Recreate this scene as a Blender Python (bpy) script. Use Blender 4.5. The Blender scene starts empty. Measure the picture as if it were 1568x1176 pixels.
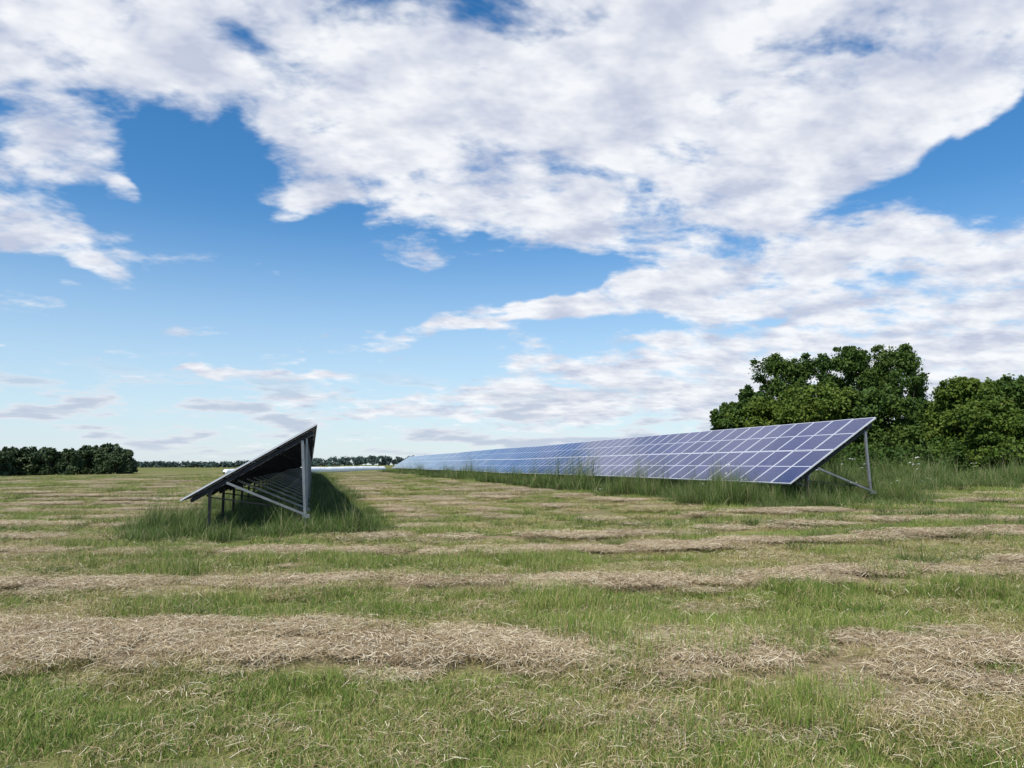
import bpy, math, numpy as np
from mathutils import Vector
rng=np.random.default_rng(7)
YAW=math.radians(14.5); PITCH=math.radians(6.0); F=1178.0; CAMH=1.7
SN,CS=math.sin(YAW),math.cos(YAW)
def pix_dir(u,v):
    a=(u-784)/F; b=(588-v)/F
    f=math.cos(PITCH)-b*math.sin(PITCH); up=math.sin(PITCH)+b*math.cos(PITCH)
    return (a*CS+f*SN, f*CS-a*SN, up)
# ---------- numpy noise
_tab=rng.random((256,256))
def vn(x,y,seed=0):
    x=np.asarray(x,float)+seed*17.31; y=np.asarray(y,float)+seed*9.77
    xi=np.floor(x).astype(int); yi=np.floor(y).astype(int)
    fx=x-xi; fy=y-yi; fx=fx*fx*(3-2*fx); fy=fy*fy*(3-2*fy)
    g=lambda i,j:_tab[i&255,j&255]
    return (g(xi,yi)*(1-fx)+g(xi+1,yi)*fx)*(1-fy)+(g(xi,yi+1)*(1-fx)+g(xi+1,yi+1)*fx)*fy
def fbm(x,y,seed=0,o=4):
    r=0;a=.5;t=0
    for i in range(o):
        r=r+a*vn(x*2**i,y*2**i,seed+i*3); t+=a; a*=.55
    return r/t
def ss(a,b,x):
    t=np.clip((x-a)/(b-a),0,1); return t*t*(3-2*t)
def terrain(x,y):
    x=np.asarray(x,float); y=np.asarray(y,float)
    h=0.45*ss(3,15,x)+0.75*ss(15,48,x)-0.85*ss(6,75,-x)
    near=ss(2,8,y)
    h=h+0.10*(fbm(x*.12,y*.12,3,3)-.5)*near
    return h
def st(x,y): return x*SN+y*CS, x*CS-y*SN
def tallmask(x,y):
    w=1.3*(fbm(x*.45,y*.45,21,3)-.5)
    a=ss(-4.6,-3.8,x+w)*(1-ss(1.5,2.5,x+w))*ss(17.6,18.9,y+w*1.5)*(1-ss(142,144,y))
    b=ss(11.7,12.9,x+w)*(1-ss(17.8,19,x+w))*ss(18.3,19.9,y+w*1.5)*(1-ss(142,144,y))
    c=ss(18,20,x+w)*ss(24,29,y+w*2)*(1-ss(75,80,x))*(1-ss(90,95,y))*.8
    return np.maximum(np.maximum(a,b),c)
def hay(x,y):
    x=np.asarray(x,float); y=np.asarray(y,float)
    s,t=st(x,y)
    q=s+0.02*t+1.0*(fbm(t*.16,s*.05,5,3)-.5)+.25*(fbm(t*.7,s*.4,6,3)-.5)
    cs=[2.6,6.9,10.6,14.4,17.1,20.8,24.0,28.2]+[32.6+4.2*i for i in range(0,60)]
    ws=[.35,.72,.50,.50,.38,.5,.42]+[.65]*80
    am=[.6,1.25,1.15,1.1,.9,.95]+[.9]*80
    m=np.zeros_like(x)
    for c,w,a in zip(cs,ws,am):
        slope=-0.045 if c==6.9 else 0
        m=np.maximum(m,a*np.exp(-((q-c-slope*t)/w)**4))
    rows=np.zeros_like(x)
    xq=x+.6*(fbm(y*.1,x*.1,8,3)-.5)
    for c in (3.0,5.6,8.2,10.8):
        rows=np.maximum(rows,np.exp(-((xq-c)/.62)**2))
    reg=ss(1.4,2.2,x)*(1-ss(12.0,13.0,x))*ss(19,24,y)
    m=m*(1-reg)+rows*reg*.9
    n=fbm(t*.3,s*.9,11,4)
    m=m*(.58+.6*ss(.32,.6,n))
    m=np.maximum(m,.36*ss(.56,.76,fbm(t*.3,s*1.5,14,4)))
    m=m*(1-.3*ss(40,80,s))
    return np.clip(m*(1-tallmask(x,y)),0,1)
def ground_z(x,y):
    return terrain(x,y)+0.08*hay(x,y)*(.6+.7*fbm(np.asarray(x)*1.2,np.asarray(y)*1.2,19,3))+.04*fbm(np.asarray(x)*2.,np.asarray(y)*2.,23,3)
# ---------- material helpers
def newmat(name):
    m=bpy.data.materials.new(name); m.use_nodes=True
    nt=m.node_tree; return m,nt,nt.nodes['Principled BSDF']
def N(nt,t,**k):
    n=nt.nodes.new(t)
    for a,b in k.items(): setattr(n,a,b)
    return n
def setv(n,**k):
    for a,b in k.items(): n.inputs[a.replace('_',' ')].default_value=b
def ramp(nt,stops,fac):
    r=N(nt,'ShaderNodeValToRGB'); e=r.color_ramp.elements
    while len(e)<len(stops): e.new(.5)
    for el,(p,c) in zip(e,stops): el.position=p; el.color=(*c,1)
    nt.links.new(fac,r.inputs[0]); return r.outputs[0]
def noise(nt,vec,scale,detail=4,rough=.55,dist=0,dim='2D'):
    n=N(nt,'ShaderNodeTexNoise',noise_dimensions=dim); n.inputs['Scale'].default_value=scale
    n.inputs['Detail'].default_value=detail; n.inputs['Roughness'].default_value=rough; n.inputs['Distortion'].default_value=dist
    nt.links.new(vec,n.inputs['Vector']); return n.outputs[0]
def mixc(nt,f,a,b,bt='MIX'):
    m=N(nt,'ShaderNodeMix',data_type='RGBA',blend_type=bt)
    for s,v in ((0,f),(6,a),(7,b)):
        if isinstance(v,(int,float)): m.inputs[s].default_value=v
        elif isinstance(v,tuple): m.inputs[s].default_value=(*v,1)
        else: nt.links.new(v,m.inputs[s])
    return m.outputs[2]
def math_(nt,op,a,b=0.,c=0.,clamp=False):
    m=N(nt,'ShaderNodeMath',operation=op); m.use_clamp=clamp
    for i,v in enumerate((a,b,c)):
        if isinstance(v,(int,float)): m.inputs[i].default_value=v
        else: nt.links.new(v,m.inputs[i])
    return m.outputs[0]
def vmath(nt,op,a,b=None,scale=None):
    m=N(nt,'ShaderNodeVectorMath',operation=op)
    for i,v in enumerate((a,b)):
        if v is None: continue
        if isinstance(v,tuple): m.inputs[i].default_value=v
        else: nt.links.new(v,m.inputs[i])
    if scale is not None: m.inputs['Scale'].default_value=scale
    return m.outputs[0] if op!='LENGTH' else m.outputs['Value']
def attr(nt,name):
    a=N(nt,'ShaderNodeAttribute'); a.attribute_name=name; return a.outputs['Fac']
def pos(nt): return N(nt,'ShaderNodeNewGeometry').outputs['Position']
def maprange(nt,v,a,b,c=0.,d=1.,smooth=True):
    m=N(nt,'ShaderNodeMapRange'); 
    if smooth: m.interpolation_type='SMOOTHSTEP'
    nt.links.new(v,m.inputs[0])
    for i,x in enumerate((a,b,c,d)): m.inputs[i+1].default_value=x
    return m.outputs[0]
# ---------- mesh from numpy
def mkmesh(name,verts,faces_list,mats=(),matidx=None,attrs=None,link=True,smooth=False):
    me=bpy.data.meshes.new(name)
    verts=np.asarray(verts,np.float32)
    loops=np.concatenate([f.ravel() for f in faces_list]).astype(np.int32)
    tot=np.concatenate([np.full(len(f),f.shape[1]) for f in faces_list]).astype(np.int32)
    start=np.concatenate([[0],np.cumsum(tot)[:-1]]).astype(np.int32)
    me.vertices.add(len(verts)); me.vertices.foreach_set('co',verts.ravel())
    me.loops.add(len(loops)); me.loops.foreach_set('vertex_index',loops)
    me.polygons.add(len(tot)); me.polygons.foreach_set('loop_start',start); me.polygons.foreach_set('loop_total',tot)
    for m in mats: me.materials.append(m)
    if matidx is not None: me.polygons.foreach_set('material_index',np.asarray(matidx,np.int32))
    me.polygons.foreach_set('use_smooth',np.full(len(tot),smooth))
    me.update(calc_edges=True)
    for k,v in (attrs or {}).items():
        a=me.attributes.new(k,'FLOAT','POINT'); a.data.foreach_set('value',np.asarray(v,np.float32))
    o=bpy.data.objects.new(name,me)
    if link: bpy.context.collection.objects.link(o)
    return o
# ================= MATERIALS
def mat_ground():
    m,nt,b=newmat('field_ground'); P=pos(nt)
    h=attr(nt,'hay'); tl=attr(nt,'tall')
    mp=N(nt,'ShaderNodeMapping'); mp.inputs['Rotation'].default_value=(0,0,YAW); mp.inputs['Scale'].default_value=(.3,1,1)
    nt.links.new(P,mp.inputs[0]); R=mp.outputs[0]
    n1=noise(nt,R,.35,7,.65); n2=noise(nt,P,9,4,.7); n3=noise(nt,P,45,3,.7)
    green=ramp(nt,[(.3,(.085,.12,.024)),(.5,(.17,.19,.048)),(.7,(.29,.26,.10))],n1)
    tan=ramp(nt,[(.3,(.22,.16,.088)),(.7,(.43,.34,.205))],n2)
    hf=math_(nt,'ADD',h,math_(nt,'MULTIPLY',math_(nt,'SUBTRACT',n2,.5),.8),clamp=True)
    c=mixc(nt,hf,green,tan)
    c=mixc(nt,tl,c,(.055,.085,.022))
    dk=ramp(nt,[(.3,(.35,.35,.33)),(.65,(1.1,1.1,1.1))],n3)
    c=mixc(nt,.8,c,dk,'MULTIPLY')
    nt.links.new(c,b.inputs['Base Color']); setv(b,Roughness=1.0); b.inputs['Specular IOR Level'].default_value=.1
    bp=N(nt,'ShaderNodeBump'); bp.inputs['Strength'].default_value=.7; bp.inputs['Distance'].default_value=.05
    nt.links.new(n2,bp.inputs['Height']); nt.links.new(bp.outputs[0],b.inputs['Normal'])
    return m
def mat_blade(name,c0,c1,c2,dry=(.33,.27,.13),trans=.25,base=(.42,.42,.38)):
    m,nt,b=newmat(name)
    r=attr(nt,'rnd'); hgt=attr(nt,'hgt'); oi=N(nt,'ShaderNodeObjectInfo').outputs['Random']
    f=math_(nt,'ADD',math_(nt,'MULTIPLY',r,.6),math_(nt,'MULTIPLY',oi,.4))
    c=ramp(nt,[(.1,c0),(.5,c1),(.9,c2)],f)
    c=mixc(nt,math_(nt,'GREATER_THAN',r,.80),c,dry)
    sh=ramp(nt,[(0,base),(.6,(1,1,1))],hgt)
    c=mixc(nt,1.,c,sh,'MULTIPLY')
    nt.links.new(c,b.inputs['Base Color']); setv(b,Roughness=.6); b.inputs['Specular IOR Level'].default_value=.2
    if trans>0:
        tr=N(nt,'ShaderNodeBsdfTranslucent'); nt.links.new(c,tr.inputs[0])
        mx=N(nt,'ShaderNodeMixShader'); mx.inputs[0].default_value=trans
        nt.links.new(b.outputs[0],mx.inputs[1]); nt.links.new(tr.outputs[0],mx.inputs[2])
        nt.links.new(mx.outputs[0],nt.nodes['Material Output'].inputs[0])
    return m
def mat_simple(name,col,rough=.5,metal=0,var=.15,ns=3,spec=.5):
    m,nt,b=newmat(name); n=noise(nt,pos(nt),ns,3,.6,0,'3D')
    d=tuple(x*(1-var*2) for x in col); l=tuple(min(1,x*(1+var)) for x in col)
    nt.links.new(ramp(nt,[(.3,d),(.7,l)],n),b.inputs['Base Color']); setv(b,Roughness=rough,Metallic=metal); b.inputs['Specular IOR Level'].default_value=spec; return m
M_ground=mat_ground()
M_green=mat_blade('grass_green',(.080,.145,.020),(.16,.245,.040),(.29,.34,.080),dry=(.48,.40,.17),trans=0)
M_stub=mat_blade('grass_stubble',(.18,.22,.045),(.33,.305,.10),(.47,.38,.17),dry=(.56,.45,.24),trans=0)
M_hay=mat_blade('hay_straw',(.22,.155,.085),(.43,.33,.195),(.60,.49,.32),dry=(.74,.65,.47),trans=0,base=(1,1,1))
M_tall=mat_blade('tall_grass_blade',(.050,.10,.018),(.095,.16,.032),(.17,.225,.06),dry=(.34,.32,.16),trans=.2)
M_flower=mat_simple('white_petals',(.75,.75,.68),.7)
M_leaf=mat_blade('leaf_foliage',(.028,.064,.012),(.056,.105,.018),(.095,.15,.028),dry=(.10,.15,.03),trans=.25,base=(1,1,1))
M_leaf2=mat_blade('leaf_foliage_light',(.050,.092,.014),(.095,.15,.020),(.15,.195,.032),dry=(.155,.19,.038),trans=.25,base=(1,1,1))
M_leafd=mat_blade('leaf_foliage_distant',(.026,.045,.02),(.042,.066,.028),(.06,.088,.034),dry=(.06,.085,.034),trans=0,base=(1,1,1))
M_leaff=mat_simple('far_forest_foliage_hazed',(.06,.10,.085),.9,0,.3,.02)  # aerial haze mixed into the leaf colour: bluer and paler with distance
M_bark=mat_simple('bark',(.10,.08,.06),.9,0,.3,6)
M_alu=mat_simple('galvanised_steel',(.30,.31,.33),.3,.55,.12,4)
M_frame=mat_simple('aluminium_frame',(.68,.69,.72),.4,.2,.06,2)
M_rail=mat_simple('rail_steel_shaded',(.035,.036,.040),.4,.5,.12,4,.2)  # dark copy of the galvanised steel, underside shade put into its colour
M_back=mat_simple('module_backsheet_shaded',(.008,.008,.010),.7,0,.15,2,.1)  # near-black colour carries the shade under the panels; real sheet is paler
M_wrap=mat_simple('white_plastic_wrap',(.86,.87,.88),.35,0,.04,1)
M_black=mat_simple('black_cable',(.02,.02,.02),.5)
def mat_glass():
    m,nt,b=newmat('solar_cells')
    uv=N(nt,'ShaderNodeUVMap'); uv.uv_map='UVMap'
    sp=N(nt,'ShaderNodeSeparateXYZ'); nt.links.new(uv.outputs[0],sp.inputs[0])
    def lines(s,n,w):
        f=math_(nt,'FRACT',math_(nt,'MULTIPLY',s,float(n)))
        d=math_(nt,'ABSOLUTE',math_(nt,'SUBTRACT',f,.5))
        return math_(nt,'GREATER_THAN',d,.5-w)
    l=math_(nt,'MAXIMUM',lines(sp.outputs[0],6,.016),lines(sp.outputs[1],20,.026))
    mid=math_(nt,'LESS_THAN',math_(nt,'ABSOLUTE',math_(nt,'SUBTRACT',sp.outputs[1],.5)),.008)
    r=attr(nt,'rnd')
    c=ramp(nt,[(0,(.010,.018,.085)),(1,(.032,.036,.130))],r)
    c=mixc(nt,l,c,(.19,.22,.37)); c=mixc(nt,mid,c,(.62,.64,.7))
    nt.links.new(c,b.inputs['Base Color']); setv(b,Roughness=.10); b.inputs['IOR'].default_value=1.4
    return m
M_glass=mat_glass()
# ================= GROUND
def axis(lo,hi,a,b,step,g=1.07):
    mid=list(np.arange(a,b,step)); up=[];d=step;x=mid[-1]
    while x<hi: d*=g; x+=d; up.append(x)
    dn=[];d=step;x=mid[0]
    while x>lo: d*=g; x-=d; dn.append(x)
    return np.array(dn[::-1]+mid+up)
gx=axis(-3000,3000,-14,24,.13,1.05); gy=axis(-800,4500,2.5,26,.10,1.04)
X,Y=np.meshgrid(gx,gy); x=X.ravel(); y=Y.ravel()
z=ground_z(x,y); nx,ny=len(gx),len(gy)
i=np.arange(ny-1)[:,None]*nx+np.arange(nx-1)[None,:]
f=np.stack([i,i+1,i+nx+1,i+nx],-1).reshape(-1,4)
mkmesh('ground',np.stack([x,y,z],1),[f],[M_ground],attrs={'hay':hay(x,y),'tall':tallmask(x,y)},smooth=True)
# ================= GRASS SOURCES
def blades(n,R,h0,h1,w,lean,flat=False,seed=0,curve=.5):
    r=np.random.default_rng(seed)
    rad=R*1.13*np.sqrt(r.random(n))*(.85+.3*r.random(n)); ph=r.uniform(0,2*np.pi,n)
    bx=rad*np.cos(ph); by=rad*np.sin(ph); az=r.uniform(0,2*np.pi,n)
    if not flat:
        k=max(3,n//7); j=r.integers(0,n,k); cx=bx[j];cy=by[j]; ci=r.integers(0,k,n)
        bx=cx[ci]+r.normal(0,.036,n); by=cy[ci]+r.normal(0,.036,n)
    L=r.uniform(h0,h1,n)
    ww=w*r.uniform(.6,1.3,n)
    T=[0,.55,1.0]
    dx,dy=np.cos(az),np.sin(az); pxx,pyy=-dy,dx
    ln=np.abs(r.normal(lean,lean*.5,n))
    bend=r.normal(0,.2,n)
    z0=r.uniform(0,.045,n)
    fa=r.uniform(0,2*np.pi,n); arch=r.uniform(.2,1.2,n)
    rows=[]
    for ti,tt in enumerate(T):
        if flat:
            hd=L*(tt-.5); zz=z0+.012+.025*(1-(2*tt-1)**2)*arch+L*(tt-.5)*bend*.7
            side=bend*L*(tt-.5)**2*2.5
            X_=bx+dx*hd+pxx*side; Y_=by+dy*hd+pyy*side
        else:
            ang=ln*(1+curve*tt)*(.5+.5*tt)
            hd=L*np.sin(ang)*tt; zz=L*np.cos(np.minimum(ang,1.5))*tt-.01
            X_=bx+dx*hd; Y_=by+dy*hd
        wt=ww*(1-tt*.85) if not flat else ww
        wx,wy=np.cos(fa),np.sin(fa)
        if flat: wx,wy=pxx,pyy
        rows.append((np.stack([X_-wx*wt/2,Y_-wy*wt/2,zz],1),np.stack([X_+wx*wt/2,Y_+wy*wt/2,zz+(wt*.4 if flat else 0)],1)))
    nt_=len(T)*2
    V=np.stack([a for p in rows for a in p],1)
    base=np.arange(n)[:,None]*nt_
    F_=np.concatenate([base+np.array([[2*k,2*k+1,2*k+3,2*k+2]]) for k in range(len(T)-1)])
    rr=np.repeat(r.random(n),nt_); hh=np.tile(np.repeat(T,2),n)
    return V.reshape(-1,3),F_,rr,hh
def source_coll(name,specs):
    c=bpy.data.collections.new(name)
    for k,(mat,args,flow,straw) in enumerate(specs):
        V,Fc,rr,hh=blades(*args,seed=100+k*7+len(name))
        mats=[mat]; mi=np.zeros(len(Fc))
        if straw:
            V2,F2,r2,h2=blades(straw,args[1],.05,.16,.003,.5,True,seed=900+k)
            Fc=np.concatenate([Fc,F2+len(V)]); V=np.concatenate([V,V2]); rr=np.concatenate([rr,r2]); hh=np.concatenate([hh,h2])
            mats.append(M_hay); mi=np.concatenate([mi,np.ones(len(F2))])
        if flow:
            r=np.random.default_rng(k); n=flow; fx=r.uniform(-.2,.2,n); fy=r.uniform(-.2,.2,n); fz=r.uniform(.45,.65,n)
            pts=[];ff=[];b0=len(V)
            for a,b_,c_ in zip(fx,fy,fz):
                for q in range(6):
                    ox,oy,oz=r.normal(0,.02,3); s=.010
                    i0=b0+len(pts)
                    pts+= [(a+ox-s,b_+oy-s,c_+oz*.4),(a+ox+s,b_+oy-s,c_+oz*.4),(a+ox+s,b_+oy+s,c_+oz*.4+.008),(a+ox-s,b_+oy+s,c_+oz*.4+.008)]
                    ff.append([i0,i0+1,i0+2,i0+3])
            V=np.concatenate([V,np.array(pts)]); Fc=np.concatenate([Fc,np.array(ff)])
            rr=np.concatenate([rr,np.full(len(pts),.5)]); hh=np.concatenate([hh,np.ones(len(pts))])
            mats.append(M_flower); mi=np.concatenate([mi,np.ones(len(ff))])
        o=mkmesh('%s_%02d'%(name,k),V,[Fc],mats,mi,{'rnd':rr,'hgt':hh},link=False)
        c.objects.link(o)
    return c
def instancer(name,coll,P,idx,rotz,scale):
    me=bpy.data.meshes.new(name); me.vertices.add(len(P)); me.vertices.foreach_set('co',np.asarray(P,np.float32).ravel())
    a=me.attributes.new('idx','INT','POINT'); a.data.foreach_set('value',np.asarray(idx,np.int32))
    rv=np.zeros((len(P),3),np.float32); rv[:,2]=rotz
    a=me.attributes.new('rotv','FLOAT_VECTOR','POINT'); a.data.foreach_set('vector',rv.ravel())
    a=me.attributes.new('scl','FLOAT_VECTOR','POINT'); a.data.foreach_set('vector',np.asarray(scale,np.float32).ravel())
    o=bpy.data.objects.new(name,me); bpy.context.collection.objects.link(o)
    g=bpy.data.node_groups.new(name+'_gn','GeometryNodeTree')
    g.interface.new_socket('Geometry',in_out='INPUT',socket_type='NodeSocketGeometry')
    g.interface.new_socket('Geometry',in_out='OUTPUT',socket_type='NodeSocketGeometry')
    gi=g.nodes.new('NodeGroupInput'); go=g.nodes.new('NodeGroupOutput')
    ip=g.nodes.new('GeometryNodeInstanceOnPoints'); ci=g.nodes.new('GeometryNodeCollectionInfo')
    ci.inputs['Collection'].default_value=coll; ci.inputs['Separate Children'].default_value=True; ci.inputs['Reset Children'].default_value=True
    def na(n,t):
        q=g.nodes.new('GeometryNodeInputNamedAttribute'); q.data_type=t; q.inputs['Name'].default_value=n
        return [s for s in q.outputs if s.enabled and s.name=='Attribute'][0]
    L=g.links.new
    L(gi.outputs[0],ip.inputs['Points']); L(ci.outputs[0],ip.inputs['Instance']); ip.inputs['Pick Instance'].default_value=True
    L(na('idx','INT'),ip.inputs['Instance Index'])
    e2r=g.nodes.new('FunctionNodeEulerToRotation'); L(na('rotv','FLOAT_VECTOR'),e2r.inputs[0]); L(e2r.outputs[0],ip.inputs['Rotation'])
    L(na('scl','FLOAT_VECTOR'),ip.inputs['Scale']); L(ip.outputs[0],go.inputs[0])
    md=o.modifiers.new('scatter','NODES'); md.node_group=g
    return o
C_grass=source_coll('grass_tuft',
  [(M_green,(820,.30,.05,.14,.0048,.45),0,30),(M_green,(760,.30,.05,.12,.0048,.5),0,60),(M_green,(680,.30,.06,.16,.005,.4),0,0),
   (M_stub,(760,.30,.04,.12,.0042,.45),0,100),(M_stub,(720,.30,.05,.14,.0042,.4),0,80),(M_stub,(640,.30,.04,.11,.0046,.45),0,150)])
C_hay=source_coll('straw_patch',[(M_hay,(720,.31,.06,.20,.0030,.5,True),0,0) for _ in range(5)])
C_tall=source_coll('tall_tuft',[(M_tall,(200,.30,.2,.5,.008,.36),0,0),(M_tall,(160,.30,.3,.65,.009,.34),0,0),(M_tall,(190,.30,.2,.45,.008,.45),0,0),(M_tall,(70,.30,.4,.95,.008,.24),0,0),(M_tall,(150,.30,.25,.55,.009,.33),3,0),(M_tall,(120,.30,.2,.5,.018,.55),0,0)])
def scatter(s0,s1,dens,margin=3,seed=0):
    r=np.random.default_rng(seed); wmax=.72*s1+margin
    n=int(dens*(s1-s0)*2*wmax); s=r.uniform(s0,s1,n); t=r.uniform(-wmax,wmax,n)
    k=np.abs(t)<.72*s+margin; s=s[k];t=t[k]
    return s*SN+t*CS, s*CS-t*SN, r
G=[];H=[];T=[]
def addp(L,x,y,idx,rot,sc,zoff=0.):
    L.append((np.stack([x,y,ground_z(x,y)+zoff],1),idx,rot,sc))
for (s0,s1,dg,dh,sc,zs,sd) in ((3.2,9,12,8,1,1,1),(9,16,8,5.5,1.15,1,2),(16,34,2.4,1.6,1.9,1.1,3),(34,70,.6,.35,3.2,1.3,4),(70,150,.10,.07,5.5,1.7,5)):
    x,y,r=scatter(s0,s1,dg,seed=sd); h=hay(x,y); tm=tallmask(x,y)
    k=(r.random(len(x))<(1-.85*h)*(1-tm)); x,y,h=x[k],y[k],h[k]
    s_,t_=st(x,y)
    g=fbm(t_*.25,s_*.7,31,4)+.04*(s_<5.8)
    dry=r.random(len(x))<ss(.40,.60,g)*.7+.10+.3*h
    idx=np.where(dry,3+r.integers(0,3,len(x)),r.integers(0,3,len(x)))
    v=.55+.8*fbm(x*.8,y*.8,41,3)*r.uniform(.6,1.4,len(x))
    lush=1+1.1*ss(.55,.72,fbm(x*.45,y*.8,47,3))*(~dry)
    addp(G,x,y,idx,r.uniform(0,6.28,len(x)),np.stack([sc*np.ones_like(v),sc*np.ones_like(v),zs*v*lush],1))
    x,y,r=scatter(s0,s1,dh,seed=sd+50); h=hay(x,y)
    k=r.random(len(x))<np.clip((h-.14)*1.5,0,1)*(1-tallmask(x,y)); x,y,h=x[k],y[k],h[k]
    addp(H,x,y,r.integers(0,5,len(x)),r.uniform(0,6.28,len(x)),np.stack([sc*np.ones_like(h),sc*np.ones_like(h),zs*(.4+.7*h)],1))
for (s0,s1,d,sc,zs,sd) in ((14,34,7,1.1,1,8),(34,80,1.8,2,1.05,9),(80,160,.25,4,1.1,10)):
    x,y,r=scatter(s0,s1,d,6,seed=sd); tm=tallmask(x,y); k=r.random(len(x))<tm
    x,y,tm=x[k],y[k],tm[k]
    v=.30+1.35*ss(.25,.75,fbm(x*.5,y*.5,51,4))*r.uniform(.6,1.4,len(x))
    v=np.where((x<3),v*.65,v*1.2)*np.where((x>12.0)&(x<14.2)&(y>22),1.2,1)
    ix=np.where((r.random(len(x))<.05)&(x>10),4,r.choice([0,1,2,3,5],len(x)))
    addp(T,x,y,ix,r.uniform(0,6.28,len(x)),np.stack([sc*np.ones_like(v),sc*np.ones_like(v),zs*v],1))
x,y,r=scatter(8,24,3.6,3,seed=77); s_,t_=st(x,y)
k=r.random(len(x))<ss(.50,.70,fbm(x*.35,y*.9,61,3)+.06*ss(4,10,t_))*(.12+.85*ss(1,9,t_))*(1-.8*hay(x,y)); x,y=x[k],y[k]
addp(T,x,y,r.choice([0,1,2,3,5],len(x)),r.uniform(0,6.28,len(x)),np.stack([np.ones_like(x),np.ones_like(x),r.uniform(.25,.62,len(x))],1))
def emit(name,coll,L):
    instancer(name,coll,*[np.concatenate([l[i] for l in L]) for i in range(4)])
emit('mown_grass',C_grass,G); emit('hay_windrow',C_hay,H); emit('tall_grass',C_tall,T)
print('inst',[sum(len(l[0]) for l in L) for L in (G,H,T)])
# ================= SOLAR ARRAYS
class MB:
    def __init__(s): s.v=[];s.f=[];s.m=[]
    def beam(s,p0,p1,w,h,m=0,upv=(0,0,1)):
        p0=Vector(p0);p1=Vector(p1);d=(p1-p0).normalized();u=Vector(upv)
        if abs(d.dot(u))>.95:u=Vector((0,1,0))
        a=d.cross(u).normalized()*w/2; b=a.cross(d).normalized()*h/2
        i=len(s.v)
        for p in (p0,p1):
            for q in (-a-b,a-b,a+b,-a+b): s.v.append(tuple(p+q))
        for f in ((3,2,1,0),(4,5,6,7),(0,1,5,4),(1,2,6,5),(2,3,7,6),(3,0,4,7)): s.f.append([i+k for k in f]); s.m.append(m)
    def tube(s,p0,p1,r0,r1,n=7,m=0):
        p0=Vector(p0);p1=Vector(p1);d=(p1-p0).normalized();u=Vector((0,0,1)) if abs(d.z)<.95 else Vector((1,0,0))
        a=d.cross(u).normalized();b=a.cross(d);i=len(s.v)
        for p,r in ((p0,r0),(p1,r1)):
            for k in range(n):
                t=2*math.pi*k/n; s.v.append(tuple(p+(a*math.cos(t)+b*math.sin(t))*r))
        for k in range(n): s.f.append([i+k,i+(k+1)%n,i+n+(k+1)%n,i+n+k]); s.m.append(m)
    def arrays(s): return np.array(s.v),np.array(s.f),np.array(s.m)
    def obj(s,name,mats,parent=None):
        v,f,m=s.arrays(); o=mkmesh(name,v,[f],mats,m)
        if parent: o.parent=parent
        return o
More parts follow.
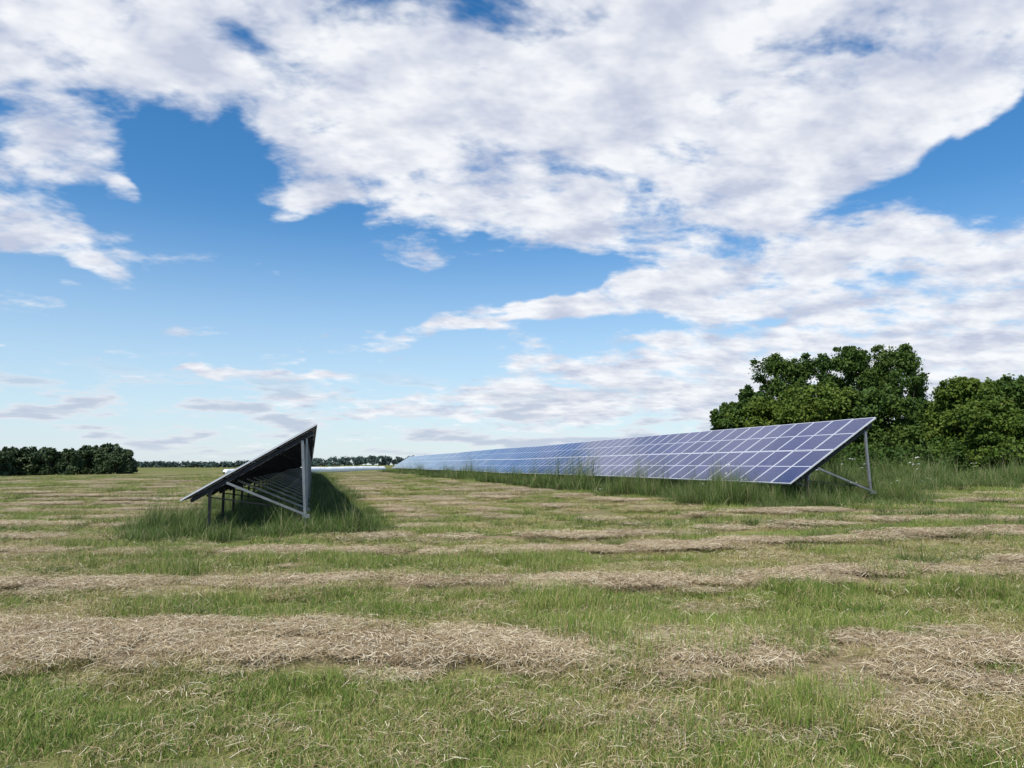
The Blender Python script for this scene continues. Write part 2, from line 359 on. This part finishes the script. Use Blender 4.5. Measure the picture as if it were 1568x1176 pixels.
def solar(lowx,lowz,topx,topz,y0,ncol,seed):
    r=np.random.default_rng(seed)
    root=bpy.data.objects.new('solar_panel_array',None); bpy.context.collection.objects.link(root)
    W=math.hypot(topx-lowx,topz-lowz); ex=np.array([(topx-lowx)/W,0,(topz-lowz)/W]); nn=np.array([-ex[2],0,ex[0]]); ey=np.array([0,1.,0])
    pit=1.02; ntab=12
    tabs=r.normal(0,.03,ncol//ntab+3); tabs[0]=0
    def wob(yy):
        q=(yy-y0)/(pit*ntab); i=int(max(0,min(q,len(tabs)-2))); t=q-i
        return (tabs[i]*(1-t)+tabs[i+1]*t)
    V=[];F4=[];mi=[];rn=[]
    ml=W/2-.01
    for c in range(ncol):
        for k in range(2):
            o=np.array([lowx,y0+c*pit,lowz+wob(y0+c*pit)])+ex*(k*(W/2+.005))
            a,b=1.0,ml; fr=.03; th=.04
            jn=r.normal(0,.0035,4)
            corners=[(0,0),(a,0),(a,b),(0,b)]; inn=[(fr,fr),(a-fr,fr),(a-fr,b-fr),(fr,b-fr)]
            i=len(V)
            for q,(s,t) in enumerate(corners): V.append(o+ey*s+ex*t+nn*(th+jn[q]))
            for q,(s,t) in enumerate(inn): V.append(o+ey*s+ex*t+nn*(th+jn[q]))
            for s,t in corners: V.append(o+ey*s+ex*t)
            F4.append([i+4,i+7,i+6,i+5]); mi.append(0)
            for q in range(4):
                q2=(q+1)%4
                F4.append([i+q,i+4+q,i+4+q2,i+q2]); mi.append(1)
                F4.append([i+q,i+q2,i+8+q2,i+8+q]); mi.append(1)
            F4.append([i+8,i+9,i+10,i+11]); mi.append(2)
            rv=r.random(); rn+=[rv]*12
    V=np.array(V);F4=np.array(F4)
    o=mkmesh('modules',V,[F4],[M_glass,M_frame,M_back],mi,{'rnd':rn}); o.parent=root
    uv=o.data.uv_layers.new(name='UVMap'); L=np.zeros((len(F4),4,2),np.float32)
    L[np.array(mi)==0]=[(0,0),(0,1),(1,1),(1,0)]
    uv.data.foreach_set('uv',L.ravel())
    ylen=ncol*pit
    rb=MB()
    for tq in (.12,.38,.62,.88):
        for s in range(0,ncol,ntab):
            ya=y0+s*pit-.02+(.0 if s else -.05); yb=min(y0+(s+ntab)*pit,y0+ylen)
            p=lambda yy:tuple(np.array([lowx,yy,lowz+wob(yy)])+ex*(tq*W)-nn*.035)
            rb.beam(p(ya+.03),p(yb),.045,.065,0,tuple(nn))
    rb.obj('rails',[M_rail],root)
    pb=MB()
    yy=y0+.12
    while yy<y0+ylen:
        wz=wob(yy); O=np.array([lowx,yy,lowz+wz]); 
        P=lambda t,d:O+ex*(t*W)-nn*d
        pb.beam(P(.05,.115),P(.95,.115),.06,.09,1,tuple(nn))
        rt=P(.86,.16); rx=topx-.22; gz=float(terrain(rx,yy))
        foot=np.array([rx,yy,gz-.1]); brk=np.array([rx,yy,topz-2.28+wz])
        pb.beam(rt,foot,.065,.065)
        pb.beam(P(.9,.12)+ey*.08,brk+ey*.08,.045,.045)
        pb.beam(P(.30,.15)+ey*-.045,brk+ey*-.065,.045,.055)
        pb.beam(brk+np.array([-.09,-.02,-.03]),brk+np.array([.09,-.02,-.03]),.17,.09,0)
        fx=P(.18,.16); g2=float(terrain(fx[0],yy)); pb.beam(fx,(fx[0],yy,g2-.1),.07,.07,1)
        pb.beam(P(.18,.16)+ey*.02+np.array([0,0,-.12]),brk+ey*.02+np.array([0,0,.12]),.03,.03,1)
        yy+=3.06
    pb.obj('support_frames',[M_alu,M_rail],root)
    cb=MB(); 
    for tq in (.3,.7):
        for s in range(0,min(ncol,60)):
            ya=y0+s*pit; a_=np.array([lowx,ya,lowz+wob(ya)])+ex*tq*W-nn*.03
            m_=a_+np.array([0,pit/2,-.10-r.random()*.1]); b_=np.array([lowx,ya+pit,lowz+wob(ya+pit)])+ex*tq*W-nn*.03
            cb.tube(a_,m_,.008,.008,4); cb.tube(m_,b_,.008,.008,4)
            cb.beam(a_+ey*.4-nn*.01,a_+ey*.6-nn*.01,.10,.025)
    cb.obj('cables',[M_black],root)
    return root
solar(13.95,1.11,17.12,3.16,20.5,118,1)
solar(-3.07,.82,.11,2.72,20.3,118,2)
# ================= WRAPPED BALES
def bales():
    p0=np.array([-15.5,150.]);p1=np.array([17.,190.]); d=p1-p0;L=np.linalg.norm(d);d/=L;nrm=np.array([-d[1],d[0]])
    n=int(L/1.4)*6; V=[];F=[];S=14;r=np.random.default_rng(3)
    rr=np.repeat(r.uniform(.68,.72,n//6+1),6)
    for i in range(n+1):
        c=p0+d*L*i/n; rad=(rr[min(i,n-1)])*(.8+.2*min(1,i/n*2))*(1-.03*abs(math.cos(math.pi*i/6))**6)
        if i in(0,n): rad=.3
        zc=float(terrain(*c))+rad*.8-.35*ss(5,17,c[0])
        for k in range(S):
            a=2*math.pi*k/S; V.append((c[0]+nrm[0]*rad*math.cos(a),c[1]+nrm[1]*rad*math.cos(a),zc+rad*math.sin(a)))
    for i in range(n):
        for k in range(S): F.append([i*S+k,i*S+(k+1)%S,(i+1)*S+(k+1)%S,(i+1)*S+k])
    mkmesh('wrapped_hay_bale_row',np.array(V),[np.array(F)],[M_wrap],smooth=True)
bales()
# ================= TREES
def leaves(centers,radii,nl,size,r,outw=.5):
    k=len(centers); n=k*nl
    ci=np.repeat(np.arange(k),nl)
    d=r.normal(size=(n,3)); d/=np.linalg.norm(d,axis=1)[:,None]
    rad=radii[ci]*r.uniform(.1,1.,n)**.5*(1+.25*r.normal(size=n))
    p=centers[ci]+d*rad[:,None]*np.array([1,1,.75])
    nrm=d*outw+r.normal(size=(n,3))*.6+np.array([0,0,.35]); nrm/=np.linalg.norm(nrm,axis=1)[:,None]
    a=np.cross(nrm,r.normal(size=(n,3))); a/=np.linalg.norm(a,axis=1)[:,None]; b=np.cross(nrm,a)
    s=size*r.uniform(.6,1.3,n)[:,None]
    q=np.stack([p-a*s,p-b*s*.6,p+a*s,p+b*s*.6],1).reshape(-1,3)
    F=np.arange(n*4).reshape(-1,4)
    cr=r.random(k); rn=np.clip(.55*cr[ci]+.45*r.random(n),0,1)
    return q,F,np.repeat(rn,4)
def tree_parts(x,y,h,R,seed,nc=60,nl=420,size=.13,base=.12,limbs=14,cr=(.20,.34)):
    r=np.random.default_rng(seed); z0=float(terrain(x,y))-.1
    mb=MB(); 
    lobes=r.uniform(0,6.28,5); 
    C=[];RR=[]
    while len(C)<nc:
        zt=r.uniform(0,1); az=r.uniform(0,6.28)
        prof=math.sqrt(max(0.02,1-(max(0,zt-.3)/.72)**2))*(.75+.25*min(1,zt/.3))
        irr=.88+.15*math.sin(az*2+lobes[0]+zt*3)+.12*math.sin(az*3+lobes[1]-zt*5)
        rad=R*.84*prof*irr*(r.uniform(.12,1)**.5)
        hh=h*(base+(1-base)*zt)
        cr_=R*r.uniform(*cr)*(1-.22*zt)
        C.append((x+rad*math.cos(az),y+rad*math.sin(az),z0+min(hh,h-cr_*.75)));RR.append(cr_)
    for k in range(nc):
        j=r.integers(0,nc); c=np.array(C[j]); d=c-np.array([x,y,z0+h*.5]); d/=np.linalg.norm(d)+1e-6
        d=d+r.normal(0,.35,3); d/=np.linalg.norm(d)
        C.append(tuple(c+d*RR[j]*1.0)); RR.append(RR[j]*r.uniform(.25,.5))
    C=np.array(C);RR=np.array(RR)
    tr=.022*h; top=np.array([x+r.normal(0,.2),y+r.normal(0,.2),z0+h*.72]); pts=[np.array([x,y,z0])]
    for t in (.25,.5,.75,1.): pts.append(np.array([x,y,z0])*(1-t)+top*t+r.normal(0,.12,3)*(t<1))
    for i in range(4): mb.tube(pts[i],pts[i+1],tr*(1-.22*i),tr*(1-.22*(i+1)),8)
    for k in r.choice(nc,limbs,replace=False):
        c=C[k]; t=np.clip((c[2]-z0)/h*.6,.1,.65); b0=np.array([x,y,z0])*(1-t)+top*t; m=(b0+c)/2+np.array([0,0,-.03*h])+r.normal(0,.15,3)
        mb.tube(b0,m,tr*.42,tr*.26,6); mb.tube(m,c,tr*.26,tr*.08,5)
    q1,F1,rn1=leaves(C[:nc],RR[:nc],int(nl),size,r)
    q2,F2,rn2=leaves(C[nc:],RR[nc:],max(10,int(nl*.28)),size,r)
    return mb,np.concatenate([q1,q2]),np.concatenate([F1,F2+len(q1)]),np.concatenate([rn1,rn2])
def combine(name,parts,leafmat):
    V=[];F=[];M=[];RN=[];o=0
    for mb,q,f,rn in parts:
        v,ff,m=mb.arrays()
        V.append(v);F.append(ff+o);M.append(np.zeros(len(ff)));RN.append(np.zeros(len(v)));o+=len(v)
        V.append(q);F.append(f+o);M.append(np.ones(len(f)));RN.append(rn);o+=len(q)
    V=np.concatenate(V);RN=np.concatenate(RN)
    return mkmesh(name,V,[np.concatenate(F)],[M_bark,leafmat],np.concatenate(M),{'rnd':RN,'hgt':np.ones(len(V))})
def place(u,v,depth):
    d=pix_dir(u,712); k=depth/math.hypot(d[0],d[1]); x,y=d[0]*k,d[1]*k
    dv=pix_dir(u,v); kk=depth/math.hypot(dv[0],dv[1]); top=CAMH+dv[2]*kk
    return x,y,top-float(terrain(x,y))
TREES=[(1120,618,38,62,M_leaf),(1152,594,38,67,M_leaf),(1200,548,60,70,M_leaf),(1253,546,52,72,M_leaf),(1312,533,54,68,M_leaf),(1380,532,54,70,M_leaf),
 (1175,612,58,62,M_leaf2),(1258,590,75,60,M_leaf2),(1345,598,66,60,M_leaf),(1432,612,44,63,M_leaf),(1488,582,58,58,M_leaf2),(1560,582,70,58,M_leaf),(1650,570,80,60,M_leaf),(1520,618,54,54,M_leaf2)]
for k,(u,v,hw,dep,mt) in enumerate(TREES):
    x,y,h=place(u,v,dep); R=hw/F*dep*1.1
    combine('deciduous_tree',[tree_parts(x,y,h,R,300+k,nc=82,nl=300,size=.12,base=.05,cr=(.17,.33))],mt)
parts=[]
for k,u in enumerate(range(1120,1680,22)):
    x,y,h=place(u,680+rng.uniform(-8,8),56+rng.uniform(-3,2)); parts.append(tree_parts(x,y,h,1.7,400+k,nc=12,nl=200,size=.12,base=.02,limbs=4,cr=(.3,.5)))
combine('undergrowth_shrubs',parts,M_leaf)
parts=[]
for k in range(44):
    u=-260+k*10.6+rng.uniform(-5,5); dep=205+rng.uniform(0,25)
    v=686+rng.uniform(-4,7)+ (6 if u>185 else 0)
    x,y,h=place(u,v,dep); parts.append(tree_parts(x,y,h,3.1+rng.uniform(-.4,.8),500+k,nc=26,nl=110,size=.33,base=.03,limbs=5,cr=(.26,.42)))
combine('distant_tree_row',parts,M_leafd)
C=[];RR=[]
for k in range(1900):
    az=rng.uniform(-75,85); dep=820+rng.uniform(-40,60); a=math.radians(az)
    x,y=dep*math.sin(a),dep*math.cos(a); h=(6.+4.5*ss(-8,4,az)+2*(fbm(az*.8,0,3,3)-.5))*1.0
    g=float(terrain(x,y))
    for j in range(3): C.append((x+rng.normal(0,3),y,g+h*rng.uniform(.1,.8))); RR.append(rng.uniform(1.6,2.8))
r=np.random.default_rng(5); q,Fq,rn=leaves(np.array(C),np.array(RR),30,1.1,r)
mkmesh('far_forest',q,[Fq],[M_leaff])
# ================= SUN + WORLD
S=Vector((-.68,-.58,0)).normalized(); EL=math.radians(53)
Sd=Vector((S.x*math.cos(EL),S.y*math.cos(EL),math.sin(EL)))
ld=bpy.data.lights.new('sun','SUN'); ld.energy=5.0; ld.angle=math.radians(.5); ld.color=(1,.95,.86)
lo=bpy.data.objects.new('sun',ld); bpy.context.collection.objects.link(lo); lo.rotation_euler=(-Sd).to_track_quat('-Z','Y').to_euler()
w=bpy.data.worlds.new('World'); bpy.context.scene.world=w; w.use_nodes=True; nt=w.node_tree
try: w.cycles.sampling_method='NONE'
except Exception as e: print(e)
bg=nt.nodes['Background']; bg.inputs[1].default_value=.12
sky=N(nt,'ShaderNodeTexSky'); sky.sky_type='NISHITA'; sky.sun_disc=False; sky.sun_elevation=EL; sky.sun_rotation=math.atan2(Sd.x,Sd.y)
sky.air_density=1.0; sky.dust_density=.3; sky.ozone_density=2.0
tc=N(nt,'ShaderNodeTexCoord'); D=tc.outputs['Generated']
sp=N(nt,'ShaderNodeSeparateXYZ'); nt.links.new(D,sp.inputs[0])
zc=math_(nt,'MAXIMUM',sp.outputs[2],0.)
az=math_(nt,'ARCTAN2',sp.outputs[0],sp.outputs[1]); el=math_(nt,'ARCSINE',sp.outputs[2])
den=math_(nt,'ADD',zc,.20)
cp=N(nt,'ShaderNodeCombineXYZ'); nt.links.new(math_(nt,'DIVIDE',sp.outputs[0],den),cp.inputs[0]); nt.links.new(math_(nt,'DIVIDE',sp.outputs[1],den),cp.inputs[1])
rot=N(nt,'ShaderNodeMapping'); rot.inputs['Rotation'].default_value=(0,0,math.radians(25)); rot.inputs['Scale'].default_value=(.9,1.15,1)
nt.links.new(cp.outputs[0],rot.inputs[0]); P=rot.outputs[0]
ce=N(nt,'ShaderNodeCombineXYZ'); nt.links.new(az,ce.inputs[0]); nt.links.new(el,ce.inputs[1])
wn=N(nt,'ShaderNodeTexNoise',noise_dimensions='2D'); wn.inputs['Scale'].default_value=7; wn.inputs['Detail'].default_value=3; nt.links.new(ce.outputs[0],wn.inputs['Vector'])
wv=vmath(nt,'SCALE',vmath(nt,'SUBTRACT',wn.outputs['Color'],(.5,.5,.5)),scale=.09)
E=vmath(nt,'ADD',ce.outputs[0],wv)
def azel(u,v):
    d=Vector(pix_dir(u,v)).normalized(); return math.atan2(d.x,d.y),math.asin(d.z)
BL=[ # u,v,ru,rv,angle(deg ccw),amp
 (1200,90,520,200,8,.76),(910,320,170,66,-4,.54),(1130,250,270,140,22,.52),(1450,110,260,110,14,.52),
 (470,100,330,150,-18,.54),(620,250,210,84,-15,.40),(60,60,290,125,8,.56),(110,190,140,54,30,.38),(800,60,260,130,0,.56),
 (50,340,190,56,-20,.60),(140,400,95,24,-25,.42),(450,308,110,28,4,.46),(190,278,40,14,0,.32),(115,452,26,10,0,.25),
 (750,494,240,22,9,.64),(970,458,180,32,8,.56),(1120,430,170,48,8,.50),(1380,345,320,42,18,.50),(1400,430,300,75,5,.48),
 (1380,560,460,85,4,.70),(900,600,440,34,3,.58),(820,640,420,20,2,.32),(1080,530,280,24,6,.42),(1500,490,280,110,0,.44),(420,580,150,9,2,.48),
 (1510,225,120,38,15,-.75),(905,275,75,24,5,-.26),(260,240,150,52,-28,-.50),(820,110,60,22,30,-.25),(420,440,400,80,-5,-.30),(780,425,200,34,3,-.5),(360,70,50,22,0,-.30)]
acc=None
for u,v,ru,rv,an,amp in BL:
    a0,e0=azel(u,v); cosu=math.cos(math.atan((u-784)/F))
    mp=N(nt,'ShaderNodeMapping',vector_type='TEXTURE'); mp.inputs['Location'].default_value=(a0,e0,0)
    mp.inputs['Rotation'].default_value=(0,0,math.radians(an)); mp.inputs['Scale'].default_value=(ru/F*cosu**1.5*1.1/math.cos(e0),rv/F*cosu*1.1,1)
    nt.links.new(E,mp.inputs[0])
    l=vmath(nt,'LENGTH',mp.outputs[0]); g=maprange(nt,l,1.25,.35,0,amp)
    acc=g if acc is None else math_(nt,'ADD',acc,g)
lay=math_(nt,'MINIMUM',acc,.74)
na=noise(nt,P,3.4,7,.56,.2); nb=noise(nt,P,13.,3,.6,0)
n0=math_(nt,'ADD',math_(nt,'MULTIPLY',na,.78),math_(nt,'MULTIPLY',nb,.22))
dens=math_(nt,'ADD',math_(nt,'MULTIPLY',math_(nt,'SUBTRACT',n0,.5),2.8),math_(nt,'SUBTRACT',lay,.31))
cov=maprange(nt,dens,-.20,.42)
el_n=N(nt,'ShaderNodeCombineXYZ'); nt.links.new(az,el_n.inputs[0]); nt.links.new(math_(nt,'MULTIPLY',el,5.5),el_n.inputs[1])
hn=noise(nt,el_n.outputs[0],9,4,.55)
hb=math_(nt,'MULTIPLY',maprange(nt,el,.0,.03),maprange(nt,el,.13,.07))
hc=math_(nt,'MULTIPLY',maprange(nt,hn,.46,.60),math_(nt,'MULTIPLY',hb,.85))
off=vmath(nt,'ADD',P,(-.07,-.055,0)); s0=noise(nt,P,4.5,4,.6); s1=noise(nt,off,4.5,4,.6)
lit=maprange(nt,math_(nt,'SUBTRACT',s0,s1),-.24,.16,smooth=False)
thick=maprange(nt,dens,.35,1.1)
cl=mixc(nt,lit,(4.6,5.0,6.2),(8.0,8.1,8.3))
cl=mixc(nt,math_(nt,'MULTIPLY',thick,.35),cl,(5.5,5.75,6.5))
sk=N(nt,'ShaderNodeHueSaturation'); sk.inputs['Saturation'].default_value=1.36; sk.inputs['Value'].default_value=1.2; nt.links.new(sky.outputs[0],sk.inputs['Color'])
base=mixc(nt,math_(nt,'MULTIPLY',maprange(nt,el,.34,.0),.72),sk.outputs[0],(5.1,6.4,7.7))
c=mixc(nt,math_(nt,'MULTIPLY',cov,.96),base,cl)
c=mixc(nt,hc,c,mixc(nt,maprange(nt,hn,.52,.68),(6.6,6.8,7.3),(4.3,4.9,6.0)))
nt.links.new(c,bg.inputs[0])
# ================= CAMERA
cd=bpy.data.cameras.new('camera'); cd.sensor_width=36; cd.lens=36*F/1568; cd.clip_end=8000; cd.clip_start=.05
co=bpy.data.objects.new('camera',cd); bpy.context.collection.objects.link(co)
co.location=(0,0,CAMH); co.rotation_euler=(math.pi/2+PITCH,0,-YAW); bpy.context.scene.camera=co
sc=bpy.context.scene; sc.view_settings.view_transform='Standard'; sc.view_settings.look='None'; sc.view_settings.exposure=0
